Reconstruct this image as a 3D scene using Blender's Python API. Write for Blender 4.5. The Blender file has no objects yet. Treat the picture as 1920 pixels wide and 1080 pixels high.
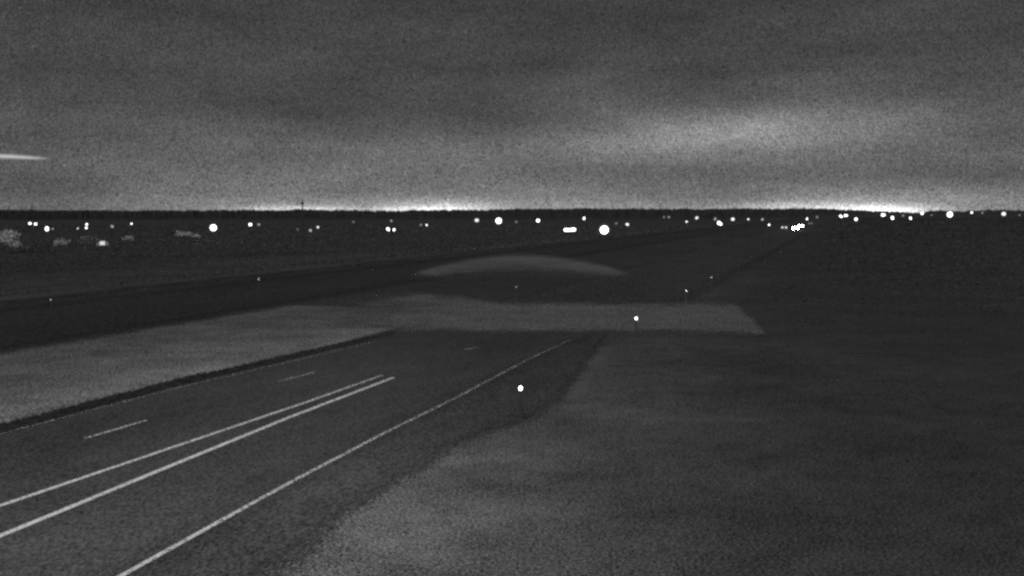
import bpy, bmesh, math, random
import numpy as np
from mathutils import Vector, Matrix
R = math.radians
rnd = random.Random(7)
rng = np.random.default_rng(11)
S = bpy.context.scene
COL = S.collection

# ------------------------------------------------------------------ camera
FPX, HOR, CAMH = 2200.0, 398.5, 6.2          # focal length in photo pixels, horizon row, camera height
PITCH = math.atan((540 - HOR) / FPX)
cam = bpy.data.cameras.new('camera'); cam.sensor_width = 36; cam.lens = 36 * FPX / 1920
cam.clip_start = 0.1; cam.clip_end = 100000
cam_ob = bpy.data.objects.new('camera', cam); COL.objects.link(cam_ob)
cam_ob.location = (0, 0, CAMH); cam_ob.rotation_euler = (R(90) - PITCH, 0, 0)
S.camera = cam_ob

# ------------------------------------------------------------------ render / exposure
S.render.engine = 'CYCLES'
S.view_settings.view_transform = 'Standard'; S.view_settings.look = 'None'
S.view_settings.exposure = 0.0; S.view_settings.gamma = 1.0; S.view_settings.use_curve_mapping = False
S.cycles.use_denoising = False
S.cycles.use_adaptive_sampling = False; S.cycles.use_light_tree = True
S.cycles.filter_width = 2.9
S.cycles.max_bounces = 4
S.cycles.sample_clamp_indirect = 3

# ------------------------------------------------------------------ node helper
class NT:
    def __init__(s, tree): s.t = tree; s.n = tree.nodes; s.l = tree.links
    def put(s, sock, v):
        if isinstance(v, bpy.types.NodeSocket): s.l.new(v, sock)
        else: sock.default_value = v
    def m(s, op, a, b=0.0, c=None, clamp=False):
        n = s.n.new('ShaderNodeMath'); n.operation = op; n.use_clamp = clamp
        s.put(n.inputs[0], a); s.put(n.inputs[1], b)
        if c is not None: s.put(n.inputs[2], c)
        return n.outputs[0]
    def noise(s, vec, scale, detail=3, rough=0.55):
        n = s.n.new('ShaderNodeTexNoise'); s.l.new(vec, n.inputs['Vector'])
        n.inputs['Scale'].default_value = scale; n.inputs['Detail'].default_value = detail; n.inputs['Roughness'].default_value = rough
        return n.outputs['Fac']
    def comb(s, x, y, z):
        n = s.n.new('ShaderNodeCombineXYZ')
        for i, v in enumerate((x, y, z)): s.put(n.inputs[i], v)
        return n.outputs[0]
    def grey(s, v):
        return s.comb(v, v, v)
    def lerp(s, lo, hi, f):                 # lo + (hi-lo)*f
        return s.m('MULTIPLY_ADD', f, hi - lo, lo)
    def gauss(s, a, v, ca, cv, sa, sv, amp, tilt=0.0):
        da = s.m('SUBTRACT', a, ca); dv = s.m('SUBTRACT', v, cv)
        if tilt: dv = s.m('MULTIPLY_ADD', da, -tilt, dv)
        da = s.m('DIVIDE', da, sa); dv = s.m('DIVIDE', dv, sv)
        q = s.m('ADD', s.m('MULTIPLY', da, da), s.m('MULTIPLY', dv, dv))
        return s.m('MULTIPLY', s.m('EXPONENT', s.m('MULTIPLY', q, -1.0)), amp)

# ------------------------------------------------------------------ night sky
SUN_EL, SUN_AZ = R(52), R(-150)              # azimuth from +Y, clockwise
world = bpy.data.worlds.new('World'); S.world = world; world.use_nodes = True
t = NT(world.node_tree); t.n.clear()
out = t.n.new('ShaderNodeOutputWorld'); bg = t.n.new('ShaderNodeBackground'); t.l.new(bg.outputs[0], out.inputs[0])
bg.inputs['Strength'].default_value = 0.1
sky = t.n.new('ShaderNodeTexSky'); sky.sky_type = 'NISHITA'; sky.sun_disc = False
sky.sun_elevation = SUN_EL; sky.sun_rotation = SUN_AZ
bw = t.n.new('ShaderNodeRGBToBW'); t.l.new(sky.outputs[0], bw.inputs[0])
tc = t.n.new('ShaderNodeTexCoord'); sep = t.n.new('ShaderNodeSeparateXYZ'); t.l.new(tc.outputs['Generated'], sep.inputs[0])
DIR = tc.outputs['Generated']
az = t.m('MULTIPLY', t.m('ARCTAN2', sep.outputs[0], sep.outputs[1]), 180 / math.pi)
el = t.m('MULTIPLY', t.m('ARCSINE', sep.outputs[2]), 180 / math.pi)
elp = t.m('MAXIMUM', el, 0.0)
base = t.m('MULTIPLY_ADD', t.m('EXPONENT', t.m('MULTIPLY', elp, -1 / 2.8)), 0.155, 0.045)
streak = t.noise(t.comb(t.m('MULTIPLY', az, 0.045), t.m('MULTIPLY', el, 0.55), 3.7), 1.0, 4, 0.6)
puff = t.noise(t.comb(t.m('MULTIPLY', az, 0.16), t.m('MULTIPLY', el, 0.5), 9.1), 1.0, 5, 0.6)
cl = t.m('MULTIPLY', t.lerp(0.58, 1.42, streak), t.lerp(0.5, 1.5, puff))
v = t.m('MULTIPLY', base, cl)
G = [   # az, el, spread az, spread el, amount, tilt: cloud banks lit from below
    (10.0, 3.75, 5.4, 0.85, 0.14, 0.02), (15.0, 3.8, 8.0, 1.3, 0.055, 0.01), (-6.0, 3.3, 9.0, 0.8, 0.022, 0.02), (7.0, 3.1, 4.0, 0.6, 0.04, 0.04), (14.5, 5.2, 7.0, 1.5, 0.022, 0.02), (-1.0, 2.9, 9.0, 0.8, 0.030, 0.03),
    (-15.0, 4.2, 9.0, 0.35, 0.016, -0.01), (4.5, 5.6, 1.6, 1.8, 0.012, 0.0), (20.0, 1.7, 7.0, 0.55, -0.030, 0.0),
    (-22.0, 0.9, 6.0, 1.2, -0.045, 0.0)]
for g in G: v = t.m('ADD', v, t.m('MULTIPLY', t.gauss(az, el, *g), t.lerp(0.5, 1.5, puff)))
GL = [  # town glow low over the horizon
    (-10.5, 0.10, 2.4, 0.20, 0.55), (-4.0, 0.08, 2.6, 0.22, 0.75), (-2.9, 0.3, 2.2, 0.34, 0.22), (-5.0, 0.3, 9.0, 0.55, 0.10),
    (17.3, 0.05, 2.0, 0.24, 1.2), (14.0, 0.15, 3.4, 0.30, 0.42), (17.5, 0.4, 5.0, 0.55, 0.14), (6.0, 0.1, 5.0, 0.4, 0.05)]
gl = None
for g in GL:
    q = t.gauss(az, el, *g); gl = q if gl is None else t.m('ADD', gl, q)
gl = t.m('MULTIPLY', gl, t.lerp(0.55, 1.45, t.noise(t.comb(t.m('MULTIPLY', az, 0.9), t.m('MULTIPLY', el, 3.0), 1.0), 1.0, 3)))
v = t.m('ADD', v, gl)
fine = t.noise(DIR, 950.0, 2, 0.7)
fine2 = t.noise(DIR, 190.0, 1, 0.5)
gr = t.m('ADD', t.m('MULTIPLY', t.m('SUBTRACT', fine, 0.5), 4.6), t.m('MULTIPLY', t.m('SUBTRACT', fine2, 0.5), 0.3))
star = t.m('MULTIPLY', t.m('SUBTRACT', t.noise(DIR, 430.0, 0, 0.5), 0.79), 9.0, clamp=True)       # faint stars
gr = t.m('ADD', t.m('MAXIMUM', t.m('ADD', gr, 1.0), 0.12), star)
v = t.m('MAXIMUM', t.m('MULTIPLY', v, gr), 0.004)
v = t.m('ADD', t.m('MULTIPLY', v, 10.0), t.m('MULTIPLY', bw.outputs[0], 0.012))
t.l.new(t.grey(v), bg.inputs['Color'])

# ------------------------------------------------------------------ veiled moonlight (the one sun lamp)
sd = bpy.data.lights.new('moon', 'SUN'); sd.energy = 2.3; sd.angle = R(16); sd.color = (1, 1, 1)
so = bpy.data.objects.new('moon', sd); COL.objects.link(so)
sdir = Vector((math.sin(SUN_AZ) * math.cos(SUN_EL), math.cos(SUN_AZ) * math.cos(SUN_EL), math.sin(SUN_EL)))
so.rotation_euler = (-sdir).to_track_quat('-Z', 'Y').to_euler(); so.location = (0, -20, 60)

# ------------------------------------------------------------------ geometry helpers
def ray(x, y):
    cx, cy = (x - 960) / FPX, (540 - y) / FPX
    c, s = math.cos(PITCH), math.sin(PITCH)
    return Vector((cx, c + cy * s, -s + cy * c))
def gp(x, y, z=0.0):                          # the place on the level ground that the photo shows at x, y
    d = ray(x, y); k = (z - CAMH) / d.z
    return Vector((d.x * k, d.y * k, z))
ROADAZ = math.atan((1580 - 960) / FPX)
RD = Vector((math.sin(ROADAZ), math.cos(ROADAZ), 0)); RL = Vector((-math.cos(ROADAZ), math.sin(ROADAZ), 0))
def rp(s, lat, z=0.0): p = RD * s + RL * lat; return Vector((p.x, p.y, z))
def sstep(a, b, x):
    q = np.clip((np.asarray(x, float) - a) / (b - a), 0, 1); return q * q * (3 - 2 * q)
def ground_z(x, y):                           # level by the highway, dropping to a lower plain on the left
    lat = x * RL.x + y * RL.y
    return -9.0 * sstep(57, 135, lat)

def link(name, me, mat=None, parent=None):
    o = bpy.data.objects.new(name, me); COL.objects.link(o)
    if mat and not me.materials: me.materials.append(mat)
    if parent: o.parent = parent
    return o
def mesh_np(name, verts, faces, attrs=None):
    me = bpy.data.meshes.new(name); me.from_pydata([tuple(p) for p in verts], [], [tuple(f) for f in faces]); me.update()
    for k, a in (attrs or {}).items():
        at = me.attributes.new(k, 'FLOAT', 'POINT'); at.data.foreach_set('value', np.asarray(a, np.float32))
    return me
def structure(o): o['kind'] = 'structure'; return o
def thing(name, label, cat, loc=(0, 0, 0), rz=0.0, group=None):
    o = bpy.data.objects.new(name, None); COL.objects.link(o); o.location = loc; o.rotation_euler = (0, 0, rz)
    o['label'] = label; o['category'] = cat
    if group: o['group'] = group
    return o
def bm_mesh(name, bm):
    me = bpy.data.meshes.new(name); bm.to_mesh(me); bm.free(); return me
def tube_bm(bm, p, q, r0, r1=None, n=8):
    p, q = Vector(p), Vector(q); d = q - p; r1 = r0 if r1 is None else r1
    m = Matrix.Translation((p + q) / 2) @ d.to_track_quat('Z', 'Y').to_matrix().to_4x4()
    bmesh.ops.create_cone(bm, cap_ends=True, segments=n, radius1=r0, radius2=r1, depth=d.length, matrix=m)
def box_bm(bm, c, s, bevel=0.0):
    r = bmesh.ops.create_cube(bm, size=1, matrix=Matrix.Translation(c) @ Matrix.Diagonal((*s, 1)))
    if bevel:
        es = list({e for vv in r['verts'] for e in vv.link_edges})
        bmesh.ops.bevel(bm, geom=es, offset=bevel, segments=2, affect='EDGES')
def ball_bm(bm, c, r, sub=2):
    rr = (r, r, r) if not hasattr(r, '__len__') else r
    bmesh.ops.create_icosphere(bm, subdivisions=sub, radius=1, matrix=Matrix.Translation(c) @ Matrix.Diagonal((*rr, 1)))
def smooth(me):
    for p in me.polygons: p.use_smooth = True
    return me

# ------------------------------------------------------------------ materials (all grey: the camera sees the night without colour)
def new_mat(name):
    m = bpy.data.materials.new(name); m.use_nodes = True; tt = NT(m.node_tree); tt.n.clear()
    o = tt.n.new('ShaderNodeOutputMaterial'); return m, tt, o
def ground_mat(name, albedo, spread=0.5, big=0.08, mid=0.9, finer=7.0, fade=False, rough=0.95, squash=None, bump=0.0, ragged=3.6, pale_alb=None, grit=0.0, gscale=24.0):
    """matte ground: clouds of tone at three sizes; with fade, the sheet thins out along its rim in ragged spots"""
    m, tt, o = new_mat(name)
    b = tt.n.new('ShaderNodeBsdfPrincipled'); b.inputs['Roughness'].default_value = rough
    b.inputs['Specular IOR Level'].default_value = 0.12
    pos = tt.n.new('ShaderNodeNewGeometry').outputs['Position']
    if squash:
        mp = tt.n.new('ShaderNodeMapping'); mp.vector_type = 'TEXTURE'; mp.inputs['Rotation'].default_value = (0, 0, -ROADAZ)
        mp.inputs['Scale'].default_value = (1, squash, 1); tt.l.new(pos, mp.inputs[0]); pos = mp.outputs[0]
    a = tt.noise(pos, big, 4); c = tt.noise(pos, mid, 6, 0.7); d = tt.noise(pos, finer, 5, 0.8)
    f = tt.m('ADD', tt.m('MULTIPLY', tt.m('SUBTRACT', a, 0.5), 1.2), tt.m('MULTIPLY', tt.m('SUBTRACT', c, 0.5), 1.3))
    f = tt.m('ADD', f, tt.m('MULTIPLY', tt.m('SUBTRACT', d, 0.5), 2.0))
    if grit:                                  # single stones, blades and pits
        f = tt.m('ADD', f, tt.m('MULTIPLY', tt.m('SUBTRACT', tt.noise(pos, gscale, 2, 0.8), 0.5), grit))
    alb = albedo
    if pale_alb is not None:                       # grows paler where the sheet says so, in uneven patches
        dn = tt.n.new('ShaderNodeAttribute'); dn.attribute_name = 'paleness'
        q = tt.m('MULTIPLY', dn.outputs['Fac'], tt.m('MULTIPLY_ADD', tt.m('SUBTRACT', a, 0.5), 1.4, 1.0), clamp=True)
        alb = tt.m('MULTIPLY_ADD', q, pale_alb - albedo, albedo)
    col = tt.m('MAXIMUM', tt.m('MULTIPLY', tt.m('MULTIPLY_ADD', f, spread, 1.0), alb), albedo * 0.25)
    tt.l.new(tt.grey(col), b.inputs['Base Color'])
    if bump:
        bp = tt.n.new('ShaderNodeBump'); bp.inputs['Strength'].default_value = bump; bp.inputs['Distance'].default_value = 0.03
        tt.l.new(d, bp.inputs['Height']); tt.l.new(bp.outputs[0], b.inputs['Normal'])
    if fade:
        at = tt.n.new('ShaderNodeAttribute'); at.attribute_name = 'cover'
        sp = d if ragged > 4 else tt.m('ADD', tt.m('MULTIPLY', c, 0.25), tt.m('MULTIPLY', tt.noise(pos, gscale * 1.4, 2, 0.8), 0.75))     # covered in specks, not as a veil
        cov = tt.m('ADD', tt.m('SUBTRACT', at.outputs['Fac'], 0.5), tt.m('MULTIPLY', tt.m('SUBTRACT', sp, 0.5), ragged))
        cov = tt.m('MULTIPLY_ADD', cov, 16.0, 0.5, clamp=True)
        tr = tt.n.new('ShaderNodeBsdfTransparent'); mx = tt.n.new('ShaderNodeMixShader')
        tt.l.new(cov, mx.inputs[0]); tt.l.new(tr.outputs[0], mx.inputs[1]); tt.l.new(b.outputs[0], mx.inputs[2])
        tt.l.new(mx.outputs[0], o.inputs[0])
    else: tt.l.new(b.outputs[0], o.inputs[0])
    return m
def plain_mat(name, albedo, rough=0.7, metal=0.0, spread=0.25, scale=3.0, spec=0.3):
    m, tt, o = new_mat(name)
    b = tt.n.new('ShaderNodeBsdfPrincipled'); b.inputs['Roughness'].default_value = rough; b.inputs['Metallic'].default_value = metal
    b.inputs['Specular IOR Level'].default_value = spec
    pos = tt.n.new('ShaderNodeTexCoord').outputs['Object']
    n = tt.noise(pos, scale, 4)
    tt.l.new(tt.grey(tt.m('MULTIPLY', tt.m('MULTIPLY_ADD', tt.m('SUBTRACT', n, 0.5), spread * 2, 1.0), albedo)), b.inputs['Base Color'])
    tt.l.new(b.outputs[0], o.inputs[0]); return m
def ball_mat(name, strength, r):              # a ball of glow: brightest through its middle, soft at the rim
    m, tt, o = new_mat(name); e = tt.n.new('ShaderNodeEmission')
    e.inputs['Color'].default_value = (1, 1, 1, 1); e.inputs['Strength'].default_value = strength / (2 * r)
    tt.l.new(e.outputs[0], o.inputs['Volume']); return m
def glow_mat(name, strength):
    m, tt, o = new_mat(name); e = tt.n.new('ShaderNodeEmission')
    e.inputs['Color'].default_value = (1, 1, 1, 1); e.inputs['Strength'].default_value = strength
    tt.l.new(e.outputs[0], o.inputs[0]); return m

M_PLAIN = ground_mat('dark_fields', 0.0245, 0.85, 0.02, 0.12, 1.2)
M_LEFT = ground_mat('stubble', 0.033, 0.85, 0.03, 0.15, 1.5, fade=True, ragged=3.6)
M_FIELD = ground_mat('verge_grass', 0.025, 0.9, 0.16, 0.9, 7.0, fade=True, bump=0.4, pale_alb=0.235, grit=9.0, gscale=16.0)
M_MEDIAN = ground_mat('pale_median_grass', 0.056, 1.0, 0.25, 0.8, 6.0, fade=True, bump=0.3, ragged=3.6, pale_alb=0.22, grit=9.0, gscale=11.0)
M_ROAD = ground_mat('asphalt', 0.023, 0.6, 0.12, 1.2, 9.0, squash=3.0, pale_alb=0.090, grit=9.0, gscale=26.0)
M_SHOULDER = ground_mat('dark_shoulder', 0.024, 0.65, 0.2, 1.3, 9.0, fade=True, squash=3.0, ragged=3.6, pale_alb=0.076, grit=9.0, gscale=24.0)
M_ROAD2 = ground_mat('dark_asphalt', 0.0195, 0.6, 0.1, 0.8, 6.0, fade=True, squash=4.0, grit=9.0, gscale=7.0)
M_ROAD3 = ground_mat('dim_asphalt', 0.027, 0.6, 0.1, 0.5, 4.0, fade=True, squash=4.0, grit=9.0, gscale=5.0)
M_CROSS = ground_mat('pale_gravel', 0.075, 0.8, 0.1, 0.35, 4.0, fade=True, grit=9.0, gscale=7.0)
M_LOOP = ground_mat('loop_gravel', 0.076, 0.6, 0.06, 0.3, 2.0, fade=True, ragged=3.6)
M_PAINT = ground_mat('road_paint', 0.82, 0.4, 0.5, 3.0, 16.0, fade=True, ragged=5.0, rough=0.6)

# ------------------------------------------------------------------ ground to the horizon
radii = np.concatenate([[0.0], np.geomspace(4, 60000, 120)]); NA = 192
vs, fs = [(0, 0, 0)], []
for r in radii[1:]:
    for k in range(NA):
        a = 2 * math.pi * k / NA; x, y = r * math.sin(a), r * math.cos(a); vs.append((x, y, 0))
vs = np.array(vs, float); vs[:, 2] = ground_z(vs[:, 0], vs[:, 1])
for k in range(NA): fs.append((0, 1 + (k + 1) % NA, 1 + k))
for i in range(len(radii) - 2):
    a0, b0 = 1 + i * NA, 1 + (i + 1) * NA
    for k in range(NA): k2 = (k + 1) % NA; fs.append((a0 + k, a0 + k2, b0 + k2, b0 + k))
structure(link('ground', mesh_np('ground', vs, fs), M_PLAIN))

# ------------------------------------------------------------------ sheets laid on the ground
def poly_area(p): return sum(a[0] * b[1] - b[0] * a[1] for a, b in zip(p, p[1:] + p[:1])) / 2
def densify(p, step):
    o = []
    for a, b in zip(p, p[1:] + p[:1]):
        a, b = Vector(a[:2]), Vector(b[:2]); n = max(1, int((b - a).length / step))
        o += [tuple(a + (b - a) * (i / n)) for i in range(n)]
    return o
def sheet(name, outline, rim, z, mat, toground=gp, step=40, paleness=None, far_thin=False, fill=None):
    """a flat sheet whose cover thins to nothing across a rim just outside and inside its outline"""
    p = densify(outline, step)
    if poly_area(p) < 0: p = p[::-1]
    n = len(p); nrm = []
    for i in range(n):
        a, b = Vector(p[i - 1]), Vector(p[(i + 1) % n]); d = (b - a).normalized(); nrm.append(Vector((d.y, -d.x)))
    rm = [rim * max(.12, (q[1] - 480) / 440) if far_thin else rim for q in p]
    inner = [Vector(p[i]) - nrm[i] * rm[i] for i in range(n)]
    outer = [Vector(p[i]) + nrm[i] * rm[i] for i in range(n)]
    bm = bmesh.new(); lay = bm.verts.layers.float.new('cover'); dl = bm.verts.layers.float.new('paleness')
    iv, ov = [], []
    for q in inner:
        w = toground(q.x, q.y); v_ = bm.verts.new((w.x, w.y, z)); v_[lay] = fill(q.x) if fill else 1.0; v_[dl] = paleness(w.x, w.y, 0, 0) if paleness else 0; iv.append(v_)
    for q in outer:
        w = toground(q.x, q.y); v_ = bm.verts.new((w.x, w.y, z)); v_[lay] = 0.0; v_[dl] = paleness(w.x, w.y, 0, 0) if paleness else 0; ov.append(v_)
    for i in range(n):
        j = (i + 1) % n; bm.faces.new((ov[i], ov[j], iv[j], iv[i]))
    es = [bm.edges.get((iv[i], iv[(i + 1) % n])) for i in range(n)]
    bmesh.ops.triangle_fill(bm, use_beauty=True, use_dissolve=False, edges=es)
    bmesh.ops.recalc_face_normals(bm, faces=bm.faces[:])
    if sum(f.normal.z for f in bm.faces) < 0: bmesh.ops.reverse_faces(bm, faces=bm.faces[:])
    return structure(link(name, bm_mesh(name, bm), mat))
def ribbon(name, pts, z, mat):
    """pts: list of (left point, right point, cover) across the ribbon"""
    vs, fs, cv = [], [], []
    for l, r, c in pts: vs += [(l.x, l.y, z), (r.x, r.y, z)]; cv += [c, c]
    for i in range(len(pts) - 1): fs.append((2 * i, 2 * i + 1, 2 * i + 3, 2 * i + 2))
    return structure(link(name, mesh_np(name, vs, fs, {'cover': cv}), mat))
def road_strip(name, lats, covers, s0, s1, z, mat, n=60, paleness=None, ends=(1, 1), power=2.0):
    vs, fs, cv, dr = [], [], [], []
    ss = s0 + (s1 - s0) * np.linspace(0, 1, n) ** power
    for i, s in enumerate(ss):
        e = ends[0] if i == 0 else ends[1] if i == n - 1 else 1
        for la, c in zip(lats, covers):
            p = rp(s, la, z); vs.append(p); cv.append(c * e); dr.append(paleness(p.x, p.y, s, la) if paleness else 0)
    w = len(lats)
    for i in range(n - 1):
        for k in range(w - 1): a = i * w + k; fs.append((a, a + w, a + w + 1, a + 1))
    me = mesh_np(name, vs, fs, {'cover': cv, 'paleness': dr}); bm = bmesh.new(); bm.from_mesh(me)
    bmesh.ops.recalc_face_normals(bm, faces=bm.faces[:])
    if sum(f.normal.z for f in bm.faces) < 0: bmesh.ops.reverse_faces(bm, faces=bm.faces[:])
    bm.to_mesh(me); bm.free()
    return structure(link(name, me, mat))
flat = lambda x, y: Vector((x, y, 0))

# grass right of the highway: unseen light put into its colour, paler by the shoulder and the camera
def falloff_right(x, y, s, la):
    a = max(0.0, 9.3 - la); D = math.hypot(x, y)
    q = max(0.0, D - 20)
    return 0.83 * math.exp(-a / 3.5) * (0.03 + 0.97 * math.exp(-q / 10.5)) + 0.15 * math.exp(-(a / 8.5) ** 2) * math.exp(-q / 14.0) + 0.055 * math.exp(-(a / 13) ** 2) * math.exp(-((D - 42) / 16) ** 2)
def falloff_median(x, y, s, la):  # median grass: falloff of an unseen light put into its colour
    b = max(0.0, la - 23.4); D = math.hypot(x, y)
    return (0.25 + 0.75 * math.exp(-b / 4.5)) * math.exp(-max(0.0, D - 34) / 30.0)
structure(road_strip('field', [11.2, 9.6, 8, 6, 4, 2, 0, -2, -4, -7, -10, -14, -18, -24, -32, -44], [1] * 13 + [.7, .3, 0], -10, 130, 0.004, M_FIELD, 80, falloff_right, (1, 0), 1.6))
road_strip('median', [23.0, 24.0, 25.5, 27, 29, 31, 33, 34.6, 36.3], [1, 1, 1, 1, 1, 1, 1, .9, 0], -40, 72, 0.008, M_MEDIAN, 70, falloff_median, (1, .2), 1.0)
vs = road_strip('left_field', [53, 58, 66, 80, 95, 110, 125, 140, 180, 260], [0, 1, 1, 1, 1, 1, 1, 1, .8, 0], -60, 420, 0.003, M_LEFT, 60, None, (1, 0), 1.3)
for q in vs.data.vertices: q.co.z += ground_z(q.co.x, q.co.y) + (0.05 if q.co.z else 0)
# far carriageway
road_strip('far_carriageway', (35.0, 39.0, 48, 54.5), (0, 1, 1, 0), -60, 1600, 0.006, M_ROAD2)
# near carriageway (coloured darker past the crossroad, where the light falls off), its dark left edge and right shoulder
def falloff_road(x, y, s, la): return math.exp(-max(0.0, math.hypot(x, y) - 23) / 18.0)  # asphalt and shoulder coloured paler near the camera, as if lit there
road_strip('near_carriageway', (10.8, 12, 14, 16, 18, 20, 22.9), [1] * 7, -60, 71, 0.012, M_ROAD, 70, falloff_road, (1, 1), 1.0)
road_strip('near_carriageway', (9.5, 12, 14, 22.4, 23.4), (0, 1, 1, 1, 0), 71, 1600, 0.012, M_ROAD3)
def gutter(rows, z):
    vs, fs, cv = [], [], []
    for x, y, dx, dy in rows:
        for f, c in ((-.35, 0), (.25, 1), (.7, 1), (1.35, 0)): p = gp(x + dx * f, y + dy * f); vs.append((p.x, p.y, z)); cv.append(c)
    for i in range(len(rows) - 1):
        for k in range(3): a = i * 4 + k; fs.append((a, a + 1, a + 5, a + 4))
    structure(link('left_gutter', mesh_np('left_gutter', vs, fs, {'cover': cv}), M_ROAD2))
gutter([(-260, 864, 6, 17), (0, 797, 5, 15), (333, 711, 4, 12), (521, 670, 3, 9), (740, 622, 2, 5)], 0.016)
sheet('shoulder', [(60, 1180), (231, 1084), (480, 945), (725, 814), (855, 750), (980, 683), (1070, 640), (1138, 626), (1110, 665), (1080, 705), (1056, 742), (1010, 775), (930, 806), (850, 838), (800, 872), (708, 930), (617, 997), (508, 1084), (430, 1170)], 34, 0.016, M_SHOULDER, gp, 26, falloff_road, True)
# pale road crossing at grade, and the curved turnaround beyond it
sheet('crossroad', [(480, 634), (600, 622), (700, 621), (1000, 621), (1330, 622), (1436, 627), (1408, 598), (1378, 570), (1100, 571), (930, 569), (860, 556), (790, 552), (720, 557), (620, 566), (500, 590)], 8, 0.020, M_CROSS, gp, 30, fill=lambda x: .12 + .88 * float(sstep(520, 880, x)))
def band(name, rows, z, mat):                 # rows across the band: photo x, top y, bottom y, cover
    vs, fs, cv = [], [], []
    for x, y0, y1, c in rows:
        m0, m1 = y0 + (y1 - y0) * .25, y0 + (y1 - y0) * .42
        for y, cc in ((y0, 0), (m0, c), (m1, c * .8), (y1, 0)): p = gp(x, y, 0); vs.append((p.x, p.y, z)); cv.append(cc)
    for i in range(len(rows) - 1):
        for k in range(3): a = i * 4 + k; fs.append((a, a + 1, a + 5, a + 4))
    structure(link(name, mesh_np(name, vs, fs, {'cover': cv}), mat))
rows = []
for i in range(33):
    u = i / 32; x = 755 + 445 * u; q = 2 * u - 1
    top = 472 + 44 * abs(q) ** 1.8; rows.append((x, top, top + 50 * (1 - q * q) ** .7 + 3, min(1, (1 - abs(q)) * 4)))
band('turnaround', rows, 0.020, M_LOOP)

# painted lines; cover thins with distance to imitate light falling off
def dense(pts, n=14):
    o = []
    for (a, b) in zip(pts, pts[1:]):
        for i in range(n): k = i / n; o.append(tuple(a[j] + (b[j] - a[j]) * k for j in range(len(a))))
    return o + [pts[-1]]
def line(name, pts, width, z=0.024):          # (photo x, y, cover)
    g = [(gp(a, b), c) for a, b, c in dense(pts)]; o = []
    for i, (p, c) in enumerate(g):
        d = (g[min(i + 1, len(g) - 1)][0] - g[max(i - 1, 0)][0]).normalized(); nn = Vector((-d.y, d.x, 0)) * width / 2
        o.append((p + nn, p - nn, c))
    return ribbon(name, o, z, M_PAINT)
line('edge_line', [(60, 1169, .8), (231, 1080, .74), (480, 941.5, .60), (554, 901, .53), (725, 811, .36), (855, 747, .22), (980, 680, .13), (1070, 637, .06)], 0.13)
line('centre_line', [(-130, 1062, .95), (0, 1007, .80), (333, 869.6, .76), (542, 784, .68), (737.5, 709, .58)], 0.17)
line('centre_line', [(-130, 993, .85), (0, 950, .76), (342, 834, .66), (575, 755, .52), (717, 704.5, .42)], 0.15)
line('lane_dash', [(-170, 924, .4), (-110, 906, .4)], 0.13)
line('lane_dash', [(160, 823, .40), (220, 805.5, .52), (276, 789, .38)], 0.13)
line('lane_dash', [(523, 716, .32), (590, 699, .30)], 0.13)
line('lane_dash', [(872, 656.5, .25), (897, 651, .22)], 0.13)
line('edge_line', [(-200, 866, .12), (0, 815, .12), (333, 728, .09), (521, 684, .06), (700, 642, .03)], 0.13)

# ------------------------------------------------------------------ grass tufts
def tufts(name, pts, hgt, mat, paleness, blades=5):
    P = np.array(pts); n = len(P); k = n * blades
    base = np.repeat(P, blades, 0) + np.c_[rng.normal(0, .035, (k, 2))]
    a = rng.uniform(0, 2 * np.pi, k); w = rng.uniform(.006, .016, k); h = hgt * rng.uniform(.45, 1.3, k) * np.repeat(rng.uniform(.6, 1.3, n), blades)
    le = rng.uniform(.1, .9, k) * h; b = rng.uniform(0, 2 * np.pi, k)
    v0 = np.c_[base[:, 0] - w * np.cos(a), base[:, 1] - w * np.sin(a), np.full(k, .006)]
    v1 = np.c_[base[:, 0] + w * np.cos(a), base[:, 1] + w * np.sin(a), np.full(k, .006)]
    v2 = np.c_[base[:, 0] + le * np.cos(b), base[:, 1] + le * np.sin(b), h]
    V = np.empty((k * 3, 3)); V[0::3], V[1::3], V[2::3] = v0, v1, v2
    me = bpy.data.meshes.new(name); me.vertices.add(3 * k); me.vertices.foreach_set('co', V.ravel())
    me.loops.add(3 * k); me.loops.foreach_set('vertex_index', np.arange(3 * k, dtype=np.int32))
    me.polygons.add(k); me.polygons.foreach_set('loop_start', np.arange(0, 3 * k, 3, dtype=np.int32))
    me.update(calc_edges=True)
    at = me.attributes.new('paleness', 'FLOAT', 'POINT'); at.data.foreach_set('value', np.repeat(paleness, blades * 3).astype(np.float32))
    o = link(name, me, mat); o['kind'] = 'stuff'; return o
def inside(poly, x, y):
    c = np.zeros(len(x), bool)
    for (x0, y0), (x1, y1) in zip(poly, poly[1:] + poly[:1]):
        hit = (y0 > y) != (y1 > y); q = (x1 - x0) * (y - y0) / ((y1 - y0) or 1e-9) + x0; c ^= hit & (x < q)
    return c
def scatter(outline, n, clump=0.55):
    pg = [(g.x, g.y) for g in (gp(*q) for q in outline)]
    xs, ys = [q[0] for q in pg], [q[1] for q in pg]
    x, y = rng.uniform(min(xs), max(xs), n), rng.uniform(min(ys), max(ys), n)
    k = inside(pg, x, y); x, y = x[k], y[k]
    f = np.sin(x * 2.1 + 1.3 * np.sin(y * 1.1)) * np.sin(y * 1.7 + 1.1 * np.sin(x * .9)) + .6 * np.sin(x * .7 + y * .45)
    k = rng.uniform(-1.6, 1.6, len(x)) < f * clump * 2 + .1
    return np.c_[x[k], y[k]]
M_BL = ground_mat('grass_blades', 0.036, 0.5, 0.16, 0.9, 7.0, pale_alb=0.33, grit=0)
def falloff_at(P, f):
    return np.array([f(x, y, x * RD.x + y * RD.y, x * RL.x + y * RL.y) for x, y in P])
P = scatter([(560, 1090), (660, 1000), (740, 935), (870, 850), (990, 815), (1085, 760), (1110, 700), (1160, 650), (1420, 645), (1960, 760), (1960, 1095)], 26000)
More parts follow.
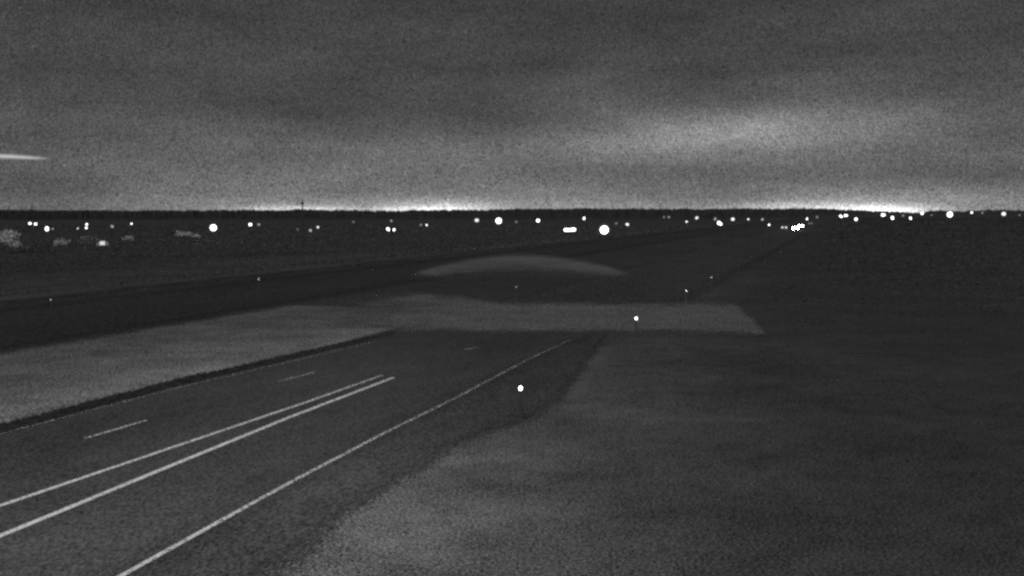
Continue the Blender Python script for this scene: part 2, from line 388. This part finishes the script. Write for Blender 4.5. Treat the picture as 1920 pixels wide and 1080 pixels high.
tufts('verge_grass', P, 0.055, M_BL, falloff_at(P, falloff_right))
P = scatter([(-40, 795), (333, 702), (640, 638), (560, 580), (0, 662), (-40, 670)], 16000)
tufts('median_grass', P, 0.055, M_BL, np.clip(falloff_at(P, falloff_median) + .1, 0, 1))

# low scrub standing on the open fields either side of the highway
def scrub(name, n, ok, alb):
    az_ = rng.uniform(-.50, .50, n); D = np.exp(rng.uniform(np.log(42), np.log(1500), n)); x, y = D * np.sin(az_), D * np.cos(az_)
    lat = x * RL.x + y * RL.y; k = ok(lat, D); x, y, D = x[k], y[k], D[k]; n = len(x)
    z = ground_z(x, y); h = rng.uniform(.018, .06, n) * (D / 60) ** .8; w = h * rng.uniform(1.2, 3.8, n)
    V = np.empty((n, 10, 3)); base = np.c_[x, y, z]
    for j in range(2):
        a = rng.uniform(0, np.pi, n); t0 = rng.normal(0, .35, (n, 2)) * h[:, None]
        for i, (u, f) in enumerate(((-.7, 0), (.7, 0), (1, .6), (.1, 1), (-.9, .7))):
            V[:, j * 5 + i, 0] = x + u * w * .5 * np.cos(a) + t0[:, 0] * f; V[:, j * 5 + i, 1] = y + u * w * .5 * np.sin(a) + t0[:, 1] * f
            V[:, j * 5 + i, 2] = z - .02 + f * h * rng.uniform(.7, 1.2, n)
    me = bpy.data.meshes.new(name); me.vertices.add(n * 10); me.vertices.foreach_set('co', V.ravel())
    me.loops.add(n * 10); me.loops.foreach_set('vertex_index', np.arange(n * 10, dtype=np.int32))
    me.polygons.add(n * 2); me.polygons.foreach_set('loop_start', np.arange(0, n * 10, 5, dtype=np.int32)); me.update(calc_edges=True)
    at = me.attributes.new('paleness', 'FLOAT', 'POINT'); at.data.foreach_set('value', np.repeat(rng.uniform(0, 1, n) ** 1.5, 10).astype(np.float32))
    o = link(name, me, ground_mat(name + '_leaves', alb * .88, .4, .03, .4, 3.0, pale_alb=alb * 1.75)); o['kind'] = 'stuff'
scrub('scrub', 200000, lambda lat, D: (lat > 56 + 3 * rng.normal(0, 1, len(lat))) & (lat > 53.5), .052)
scrub('rough_scrub', 240000, lambda lat, D: (lat < 7 - np.abs(rng.normal(0, 5, len(lat)))) & (rng.uniform(0, 1, len(lat)) < sstep(42, 95, D)), .037)

# ------------------------------------------------------------------ delineator posts, reflectors made to glow in place of headlight thrown back
M_POST = plain_mat('post_plastic', 0.05, 0.6)
M_STEEL = plain_mat('weathered_steel', 0.04, 0.55, 0.3)
_lm = {}
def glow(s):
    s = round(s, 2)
    if s not in _lm: _lm[s] = glow_mat('white_glow_%d' % (len(_lm) + 1), s)
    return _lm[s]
def delineator(x, y, r, strength, label, hz=0.95, size=None):
    p = gp(x, y, hz); D = p.length
    t_ = thing('delineator_post', label, 'marker post', (p.x, p.y, 0.0), -math.atan2(p.x, p.y), 'roadside marker posts')
    bm = bmesh.new(); box_bm(bm, (0, 0, (hz - .02) / 2), (.09, .035, hz - .02), .008); link('post', bm_mesh('post', bm), M_POST, t_)
    bm = bmesh.new(); box_bm(bm, (0, 0, .02), (.2, .14, .04), .01); link('base', bm_mesh('base', bm), M_POST, t_)
    q = max(.5, r - 1.3); w, h = (size or (q * D / FPX, q * 1.35 * D / FPX))
    bm = bmesh.new(); box_bm(bm, (0, .02, hz), (w * 2.2, .03, h * 2.2), .006); link('housing', bm_mesh('housing', bm), M_POST, t_)
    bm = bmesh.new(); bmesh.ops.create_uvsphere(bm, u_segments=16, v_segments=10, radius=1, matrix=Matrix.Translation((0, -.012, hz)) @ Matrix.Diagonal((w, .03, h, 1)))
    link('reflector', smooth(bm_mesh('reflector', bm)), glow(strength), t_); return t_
delineator(976, 728, 4.0, 14, 'nearest marker post on the right shoulder, its oval reflector shining brightest')
delineator(1193, 597, 3.0, 9, 'marker post with a round white glow, second along the right shoulder, at the pale crossroad')
delineator(1287, 545, 1.9, 6, 'dim marker post third along the right shoulder, just past the crossroad')
delineator(1334, 520, 1.2, 3, 'faint pinpoint marker post fourth along the right shoulder')
delineator(1464, 472, 1.2, .25, 'barely glinting marker post far down the right side towards the oncoming headlights')
delineator(968, 538, 1.2, 1.6, 'tiny faint marker post on the left edge between crossroad and curved turnaround')
delineator(485, 523, 1.6, 3, 'small bright marker post along the outer edge of the far carriageway')
delineator(95, 562, 1.4, 2.2, 'leftmost small marker post beside the far carriageway')

# ------------------------------------------------------------------ lamps out on the plain
def gz(x, y): return float(ground_z(x, y))
def place(x, y, hp, dmin=220, dmax=760):
    """a lamp seen at x, y on a pole about hp tall: where it stands and how tall its pole comes out"""
    d = ray(x, y); d = d / math.hypot(d.x, d.y); best = None
    for D in np.linspace(dmin, dmax, 400):
        z = CAMH + d.z * D; g = gz(d.x * D, d.y * D); e = abs((z - g) - hp)
        if best is None or e < best[0]: best = (e, D, z, g)
    _, D, z, g = best
    return Vector((d.x * D, d.y * D, g)), z - g, D
BLOOM = 3.2
def lamp(x, y, r, strength, label, hp=6.0, heads=((0, 0),), stretch=(1, 1)):
    p, H, D = place(x, y, hp); k = D / FPX
    t_ = thing('yard_lamp', label, 'lamp', p, -math.atan2(p.x, p.y), 'lit lamps scattered over the dark plain')
    bm = bmesh.new(); tube_bm(bm, (0, .25, 0), (0, .25, H + .3), .06, .04, 8); link('post', bm_mesh('post', bm), M_STEEL, t_)
    bm = bmesh.new()
    xs = [h[0] * k for h in heads]
    tube_bm(bm, (0, .25, H + .3), (0, -.1, H + .3), .05, .05, 6)
    if max(xs) - min(xs) > .2: tube_bm(bm, (min(xs), .1, H + .3), (max(xs), .1, H + .3), .05, .05, 6)
    link('arm', bm_mesh('arm', bm), M_STEEL, t_)
    rr = max(.10, (r - (BLOOM if strength >= 2 else .9)) * k)
    shape = random.Random(int(x * 7 + y * 13)); single = len(heads) == 1 and r < 7
    if single:                                 # fittings differ: some carry a second head, none are perfect rounds
        stretch = (shape.uniform(.8, 1.2), shape.uniform(.8, 1.15))
        if shape.random() < .6: heads = (heads[0], (shape.uniform(-.55, .55) * r, shape.uniform(-.45, .5) * r))
    for j, (hx, hy) in enumerate(heads):
        rr = rr * .72 if single and j else rr
        bm = bmesh.new(); ball_bm(bm, (hx * k, -.1, H - hy * k), (rr * stretch[0], rr, rr * stretch[1]), 3)
        b = link('lamp_globe', smooth(bm_mesh('lamp_globe', bm)), ball_mat('white_glow', strength, rr), t_)
        if r >= 7:                             # big floodlights: a dim glowing ball added as the halo round the lamp
            bm = bmesh.new(); ball_bm(bm, (hx * k, -.1, H - hy * k), rr * 1.7, 3); link('halo_ball', smooth(bm_mesh('halo_ball', bm)), ball_mat('halo_glow', .10, rr * 1.7), t_)
        bm = bmesh.new(); tube_bm(bm, (hx * k, -.1, H - hy * k + rr * stretch[1] * .93), (hx * k, -.1, H - hy * k + rr * stretch[1] * 1.1 + .04), rr * .5, rr * .3, 10)
        link('cap', bm_mesh('cap', bm), M_STEEL, b)
    return t_
B, Md, Lo, Vl = 6.0, 2.5, 0.7, 0.16            # bright, middling, low, very low
LAMPS = [
 (62, 419.5, 5.2, B, 'twin-headed lamp making a wide flat glow, far left end of the plain', 6, ((-5, -.5), (4, .5)), (1.15, .85)),
 (88, 429, 6.6, B, 'bright round lamp just below the twin lamp at the far left', 6),
 (99, 429, 3.8, 3, 'small lamp touching the right side of the far left round lamp', 6),
 (145.5, 429, 3.9, 4, 'small lamp just left of the tall stacked lamp above the lit shed', 6),
 (162, 424, 4.8, B, 'lamp with two heads stacked one above the other, above the lit shed', 6, ((-.3, 3), (.6, -3)), (1, 1)),
 (210, 424, 3.5, .35, 'very dim lamp right of the stacked lamp, above the lit shed', 6),
 (246.5, 419.5, 4.6, B, 'lone round white lamp between the lit shed and the big halo lamp', 6),
 (400, 427, 8.2, 16, 'big glaring lamp standing alone left of the antenna mast', 7),
 (469, 421, 5.4, 6, 'mid-sized lamp between the big glaring lamp and the antenna mast', 6),
 (485, 420.5, 3, .35, 'faint smudge of a lamp beside the mid-sized lamp left of the mast', 6),
 (558, 430, 3.2, Vl, 'faintest lamp directly below the antenna mast', 5),
 (582, 432, 3.4, Lo, 'dim low lamp just right of the antenna mast foot', 5),
 (596, 426, 2.8, 1.6, 'tiny lamp up and right of the dim low lamp near the mast', 5),
 (662, 416, 3, Vl, 'barely visible lamp midway between the mast and the close pair of lamps', 6),
 (734, 414, 3.2, .3, 'faint lamp above the close pair of lamps', 6),
 (727, 429, 5.6, B, 'left and slightly larger lamp of the close pair', 6),
 (739, 430.5, 5.2, B, 'right lamp of the close pair, sitting a little lower', 6),
 (789, 422, 3, .3, 'faint lamp left of the small lamp between the pair and the centre', 6),
 (800, 422, 4.6, 5, 'small crisp lamp alone right of the close pair', 6),
 (894, 413, 5.0, 1.3, 'soft grey lamp left of the big round lamp near the middle', 6),
 (935, 414, 8.0, 12, 'big round white lamp near the middle of the horizon', 7),
 (968, 416, 3, .25, 'very faint lamp just right of the big middle lamp', 6),
 (1008.5, 413.5, 5.6, B, 'clean round lamp between the big middle lamp and the wide oval lamp bank', 6),
 (1067, 431, 6.0, 10, 'wide bank of lamps forming one lying oval of light, above the curved turnaround', 6, ((-6, 0), (-1, .2), (5, -.2), (9, -.6)), (1.2, .95)),
 (1095, 410, 4.8, 5, 'small lamp high between the wide oval lamp bank and the brightest lamp', 6),
 (1133, 431, 10.2, 20, 'largest and brightest lamp on the plain, with a glowing rim', 7),
 (1155, 419, 3, .2, 'faint lamp just above the largest lamp', 6),
 (1177, 421, 5.2, 2.0, 'middling lamp to the right of the largest lamp', 6),
 (1245, 407, 2.5, .5, 'tiny dot of a lamp starting the row left of the second cluster', 5),
 (1254, 407, 3.2, .25, 'faint smudge beside the tiny dot lamp near the horizon', 5),
 (1287, 416, 4.2, 5, 'small crisp lamp below the row, first right of the tiny dot', 5),
 (1307, 408, 3.8, 1.1, 'dim grey lamp above and right of the small crisp lamp', 5),
 (1341, 410, 3.6, .35, 'faint lamp tucked against the upper left of a strong lamp', 5),
 (1348, 418, 6.2, 8, 'strong round lamp lowest in the row left of the oncoming car', 5),
 (1374, 411, 3.6, 1.8, 'small pale lamp just right of the strong round lamp', 5),
 (1403, 411, 4.6, 3.5, 'pale lamp second right of the strong round lamp', 5),
 (1430, 411, 2.8, .6, 'tiny dim lamp right of the pale lamp, short of the car', 5),
 (1442, 421.5, 4.6, 6, 'small white lamp just left of the oncoming car', 4.5),
 (1513, 411, 4.6, 5, 'round lamp above and right of the oncoming headlights', 5),
 (1532, 407, 3, .3, 'faint lamp at the horizon right of the lamp over the car', 5),
 (1576, 405, 5.2, B, 'left lamp of the touching pair under the right horizon glow', 5),
 (1585, 404, 5.2, B, 'right lamp of the touching pair under the right horizon glow', 5),
 (1605, 411, 5.6, B, 'round lamp below and right of the touching pair', 4.5),
 (1655, 403, 5.8, B, 'lamp at the horizon directly under the brightest right glow', 5),
 (1673, 408, 5.4, 7, 'oval lamp just below the lamp under the brightest glow', 4.5),
 (1693, 404, 3, .25, 'faint lamp between the oval lamp and the next round lamp', 5),
 (1707, 408.5, 4.8, B, 'round lamp hanging low, midway along the right-hand row', 4.5),
 (1729, 400, 5.2, B, 'lamp touching the horizon line past the brightest glow', 5),
 (1747, 403, 3.8, 2, 'small lamp between the horizon lamp and the large right lamp', 5),
 (1781, 402, 7.2, 14, 'large lamp, biggest of the right-hand row', 5),
 (1822, 398.5, 5.0, 5, 'lamp on the horizon right of the large right lamp', 5.5),
 (1842, 399, 3, .3, 'faint lamp on the horizon near the right edge', 5.5),
 (1882, 401, 4.0, 1.8, 'pale lamp second from the right edge', 5),
 (1912, 403, 3.8, 2.0, 'last small lamp at the right edge of view', 5),
]
for L in LAMPS:
    lamp(*L[:5], *(L[5:6]), **({'heads': L[6], 'stretch': L[7]} if len(L) > 6 else {}))

# ------------------------------------------------------------------ cars far down the near carriageway
M_CAR = plain_mat('car_paint', 0.08, 0.35, spread=.1, spec=.5); M_CGLASS = plain_mat('car_glass', 0.02, 0.1, spec=.5); M_TYRE = plain_mat('tyre_rubber', 0.02, .8)
def car(x, y, strength, r, label, hz=.72):
    p = gp(x, y, hz); D = p.length
    t_ = thing('car', label, 'car', (p.x, p.y, .014), -ROADAZ, 'cars on the near carriageway')
    prof = [(-2.1, .3), (-2.15, .75), (-1.95, .95), (-1.1, 1.02), (-.4, 1.42), (.9, 1.45), (1.6, 1.05), (2.1, .95), (2.15, .4), (2.05, .28)]   # nose at -y
    bm = bmesh.new(); rows = []
    for sx, k in ((-.88, .94), (-.8, 1), (.8, 1), (.88, .94)):
        rows.append([bm.verts.new((sx * (.82 if z > 1.1 else 1), yy * k, z)) for yy, z in prof])
    for a, b in zip(rows, rows[1:]):
        for i in range(len(prof)): j = (i + 1) % len(prof); bm.faces.new((a[i], a[j], b[j], b[i]))
    bm.faces.new(rows[0]); bm.faces.new(rows[-1][::-1]); bmesh.ops.recalc_face_normals(bm, faces=bm.faces[:])
    link('body', bm_mesh('body', bm), M_CAR, t_)
    bm = bmesh.new(); bm.faces.new([bm.verts.new(q) for q in ((-.66, -1.08, 1.06), (.66, -1.08, 1.06), (.6, -.5, 1.39), (-.6, -.5, 1.39))])
    r_ = bmesh.ops.extrude_face_region(bm, geom=bm.faces[:]); bmesh.ops.translate(bm, verts=[g for g in r_['geom'] if isinstance(g, bmesh.types.BMVert)], vec=(0, -.02, .02))
    bmesh.ops.recalc_face_normals(bm, faces=bm.faces[:]); link('windscreen', bm_mesh('windscreen', bm), M_CGLASS, t_)
    wm = None
    for sx in (-.8, .8):
        for yy in (-1.35, 1.35):
            if wm is None:
                bm = bmesh.new(); tube_bm(bm, (-.11, 0, 0), (.11, 0, 0), .32, .32, 16); wm = bm_mesh('wheel', bm)
            link('wheel', wm, M_TYRE, t_).location = (sx, yy, .32)
        bm = bmesh.new(); ball_bm(bm, (sx * .78, -2.05, hz - .014), (r, .12, r * .75), 2); link('headlight', smooth(bm_mesh('headlight', bm)), glow(strength), t_)
    return t_
car(1492, 427.5, 60, .46, 'oncoming car with the brightest headlights, leading on the near carriageway')
car(1502, 423.5, 40, .36, 'second oncoming car close behind the leader, headlights a little higher')
car(1471, 426.5, 1.4, .4, 'dimmer car left of the two bright oncoming cars', .75)
car(1520, 419, .35, .4, 'farthest car, only a faint smear of light behind the bright pair', .75)

# ------------------------------------------------------------------ lit shed, pale trees and antenna mast on the left
M_WALL = plain_mat('pale_boards', 0.35, .8); M_ROOF = plain_mat('roof_sheet', 0.05, .6)
def shed(x, y, D, w, dp, hw, label, lit=None, name='shed', mw=M_WALL):
    d = ray(x, y); d = d / math.hypot(d.x, d.y); px, py = d.x * D, d.y * D; g = gz(px, py)
    t_ = thing(name, label, 'building', (px, py, g), -math.atan2(px, py) + .12)
    bm = bmesh.new(); n = 0
    pr = [(-w / 2, 0), (w / 2, 0), (w / 2, hw), (0, hw + w * .28), (-w / 2, hw)]
    f0 = [bm.verts.new((a, -dp / 2, b)) for a, b in pr]; f1 = [bm.verts.new((a, dp / 2, b)) for a, b in pr]
    bm.faces.new(f0); bm.faces.new(f1[::-1])
    for i in range(5): j = (i + 1) % 5; bm.faces.new((f0[j], f0[i], f1[i], f1[j]))
    bmesh.ops.recalc_face_normals(bm, faces=bm.faces[:]); link('wall', bm_mesh('wall', bm), mw, t_)
    for s in (-1, 1):
        bm = bmesh.new(); q = [(0, hw + w * .28 + .03), (s * (w / 2 + .25), hw - .12), (s * (w / 2 + .25), hw + .04), (0, hw + w * .28 + .19)]
        a = [bm.verts.new((u, -dp / 2 - .2, v_)) for u, v_ in q]; b = [bm.verts.new((u, dp / 2 + .2, v_)) for u, v_ in q]
        bm.faces.new(a); bm.faces.new(b[::-1])
        for i in range(4): j = (i + 1) % 4; bm.faces.new((a[j], a[i], b[i], b[j]))
        bmesh.ops.recalc_face_normals(bm, faces=bm.faces[:]); link('roof', bm_mesh('roof', bm), M_ROOF, t_)
    if lit:
        for (a, b, ww, hh, st) in lit:
            bm = bmesh.new(); box_bm(bm, (a, -dp / 2 - .04, b), (ww, .06, hh)); wn = link('window', bm_mesh('window', bm), glow(st), t_)
            bm = bmesh.new()
            for sx in (-1, 1): box_bm(bm, (a + sx * (ww / 2 + .05), -dp / 2 - .05, b), (.09, .1, hh + .2))
            for sz in (-1, 1): box_bm(bm, (a, -dp / 2 - .05, b + sz * (hh / 2 + .05)), (ww, .1, .09))
            link('frame', bm_mesh('frame', bm), M_STEEL, wn)
    return t_
M_LEAF = plain_mat('pale_leaves', 0.33, .9, spread=.4, scale=.4, spec=.1); M_BARK = plain_mat('bark', 0.05, .9)
def tree(x, y, D, w, h, label, n=700, name='tree'):
    d = ray(x, y); d = d / math.hypot(d.x, d.y); px, py = d.x * D, d.y * D; g = gz(px, py)
    t_ = thing(name, label, 'tree', (px, py, g), rnd.uniform(0, 6), 'pale trees at the left end of the plain')
    bm = bmesh.new(); tube_bm(bm, (0, 0, -.1), (.1, 0, h * .55), .16, .08, 7)
    for k in range(5):
        a = rnd.uniform(0, 6.28); tube_bm(bm, (.08, 0, h * rnd.uniform(.25, .5)), (w * .35 * math.cos(a), w * .35 * math.sin(a), h * rnd.uniform(.6, .85)), .06, .02, 5)
    link('trunk', bm_mesh('trunk', bm), M_BARK, t_)
    n = int(max(120, 6 * w * h)); cs = [(rnd.uniform(-.32, .32) * w, rnd.uniform(-.32, .32) * w, h * rnd.uniform(.35, .85), rnd.uniform(.16, .3)) for _ in range(9)]
    V, F = [], []
    for i in range(n):
        cx, cy, cz, rr = rnd.choice(cs); q = Vector((rnd.gauss(0, 1), rnd.gauss(0, 1), rnd.gauss(0, 1))).normalized() * rnd.random() ** .4
        c = Vector((cx + q.x * rr * w, cy + q.y * rr * w, max(.3, cz + q.z * rr * h))); s = rnd.uniform(.25, .5)
        u = Vector((rnd.gauss(0, 1), rnd.gauss(0, 1), rnd.gauss(0, 1))).normalized(); v_ = u.orthogonal().normalized()
        b0 = len(V); V += [c - u * s, c + v_ * s * .6, c + u * s, c - v_ * s * .6]; F.append((b0, b0 + 1, b0 + 2, b0 + 3))
    link('crown', mesh_np('crown', V, F), M_LEAF, t_); return t_
def far(ybase): return 15.2 * FPX / (ybase - 398.5)
k = far(457) / FPX
shed(192, 452, far(457), 19 * k, 4.0, 7 * k, 'small shed with one brightly lit gable window, among pale trees', [(-.3, 4.5 * k, 9 * k, 6.5 * k, .75)])
for x, yb, wp, hp_, lab in [(6, 468, 62, 40, 'broad pale tree cut by the left edge of view'), (56, 469, 52, 17, 'low spreading pale tree second from the left edge'),
          (114, 460, 24, 19, 'small slim pale tree between the spreading tree and the lit shed'),
          (167, 457, 42, 17, 'wide pale tree touching the left side of the lit shed'), (241, 453, 27, 14, 'small pale tree right of the lit shed'),
          (322, 444, 34, 17, 'taller pale tree at the left end of the row left of the big glaring lamp'), (346, 446, 34, 14, 'middle pale tree of the row left of the big glaring lamp'), (366, 446, 24, 9, 'lowest pale tree ending the row nearest the big glaring lamp')]:
    D = far(yb); tree(x, yb, D, wp * D / FPX, hp_ * D / FPX, lab)

M_MAST = plain_mat('mast_steel', 0.048, 0.7)
def mast(x, ytop, D):
    d = ray(x, 398.5); d = d / math.hypot(d.x, d.y); px, py = d.x * D, d.y * D; g = gz(px, py)
    H = (398.5 - ytop) / FPX * D + CAMH - g
    t_ = thing('antenna_mast', 'thin dark lattice antenna mast rising above the horizon against the glow', 'mast', (px, py, g), .3)
    w = lambda z: .62 * (1 - .55 * z / H)
    legs = [(math.cos(a), math.sin(a)) for a in (0, 2.094, 4.189)]
    for c, s in legs:
        bm = bmesh.new(); tube_bm(bm, (c * w(0), s * w(0), 0), (c * w(H), s * w(H), H), .16, .11, 6); link('leg', bm_mesh('leg', bm), M_MAST, t_)
    bm = bmesh.new(); z = 0.0; k = 0
    while z < H - .8:
        for i in range(3):
            a, b = legs[i], legs[(i + 1) % 3]; tube_bm(bm, (a[0] * w(z), a[1] * w(z), z), (b[0] * w(z + .8), b[1] * w(z + .8), z + .8), .07, .07, 4)
        z += .8
    link('bracing', bm_mesh('bracing', bm), M_MAST, t_)
    bm = bmesh.new(); tube_bm(bm, (0, 0, H - .5), (0, 0, H + 1.0), .10, .08, 6); link('aerial', bm_mesh('aerial', bm), M_MAST, t_)
    bm = bmesh.new(); box_bm(bm, (0, 0, H - 1.2), (1.6, .4, .8), .05); link('antenna_panel', bm_mesh('antenna_panel', bm), M_MAST, t_)
mast(567, 377, 520)

# ------------------------------------------------------------------ far tree belt that makes the horizon edge
tops = [(-200, 394.5), (0, 394), (200, 394.8), (420, 394.5), (500, 393.5), (700, 394.5), (840, 393), (980, 391.8), (1150, 391.5), (1300, 391.2), (1440, 391), (1560, 392.2), (1620, 393.8), (1670, 395.8), (1720, 396.6), (1800, 395.5), (1860, 394.2), (1920, 393.5), (2200, 393.5)]
def belt():
    V, F = [], []; D = 2600.0
    xs = np.arange(-1500, 3400, .8)
    ty = np.interp(xs, [q[0] for q in tops], [q[1] for q in tops])
    lump = np.convolve(rng.normal(0, 1, len(xs)), np.hanning(9), 'same') * .35 + np.convolve(rng.normal(0, 1, len(xs)), np.hanning(90), 'same') * .12
    for i, (x, y) in enumerate(zip(xs, ty)):
        d = ray(x, 398.5); d = d / math.hypot(d.x, d.y); g = gz(d.x * D, d.y * D)
        top = CAMH + (398.5 - y) / FPX * D + lump[i] + rng.normal(0, .25); H = max(.8, top - g)
        for dd, f in ((-9, 0), (-7 + rng.normal(0, .6), .45), (-4 + rng.normal(0, .8), .85), (0, 1), (6, .8), (9, 0)):
            V.append((d.x * (D + dd), d.y * (D + dd), g - .2 + f * (H + .2)))
        if i:
            for k in range(5): a = (i - 1) * 6 + k; F.append((a, a + 6, a + 7, a + 1))
    o = link('treeline', mesh_np('treeline', V, F), plain_mat('far_foliage', 0.030, .95, spread=.5, scale=.08, spec=.05)); o['kind'] = 'stuff'
    o['label'] = 'low dark belt of far trees along the whole horizon'
belt()

# ------------------------------------------------------------------ glowing streak low in the sky on the left
def light_streak():
    D = 9000.0
    def at(x, y, z=0): d = ray(x, y); d = d / d.y; return Vector((d.x * D, d.y * D, CAMH + d.z * D))
    m, tt, o = new_mat('streak_glow'); e = tt.n.new('ShaderNodeEmission'); k = D / FPX
    e.inputs['Strength'].default_value = 0.13 / (10 * k); e.inputs['Color'].default_value = (1, 1, 1, 1)
    tt.l.new(e.outputs[0], o.inputs['Volume'])
    m2, tt, o = new_mat('streak_core_glow'); e = tt.n.new('ShaderNodeEmission')
    e.inputs['Strength'].default_value = 0.22 / (4 * k); e.inputs['Color'].default_value = (1, 1, 1, 1)
    tt.l.new(e.outputs[0], o.inputs['Volume'])
    mid = at(-20, 293); t_ = thing('light_streak', 'thin bright streak of light lying level in the sky at the left', 'light_streak', mid)
    def strip(name, pts, mat):
        bm = bmesh.new(); rings = []
        for x, y, r in pts:
            c = at(x, y) - mid; rings.append([bm.verts.new((c.x, c.y + r * k * math.cos(a), c.z + r * k * math.sin(a))) for a in [i * math.tau / 12 for i in range(12)]])
        for a, b in zip(rings, rings[1:]):
            for i in range(12): j = (i + 1) % 12; bm.faces.new((a[i], a[j], b[j], b[i]))
        bm.faces.new(rings[0][::-1]); bm.faces.new(rings[-1]); bmesh.ops.recalc_face_normals(bm, faces=bm.faces[:])
        link(name, bm_mesh(name, bm), mat, t_)
    strip('trail', [(-140, 287, .5), (-80, 290, 5), (-20, 292, 6.5), (30, 294, 6), (70, 296, 4.5), (105, 298, .4)], m)
    strip('core', [(-90, 289, .4), (-40, 291, 2.2), (20, 293.5, 2.6), (60, 296, 2.2), (98, 297.5, .3)], m2)
light_streak()
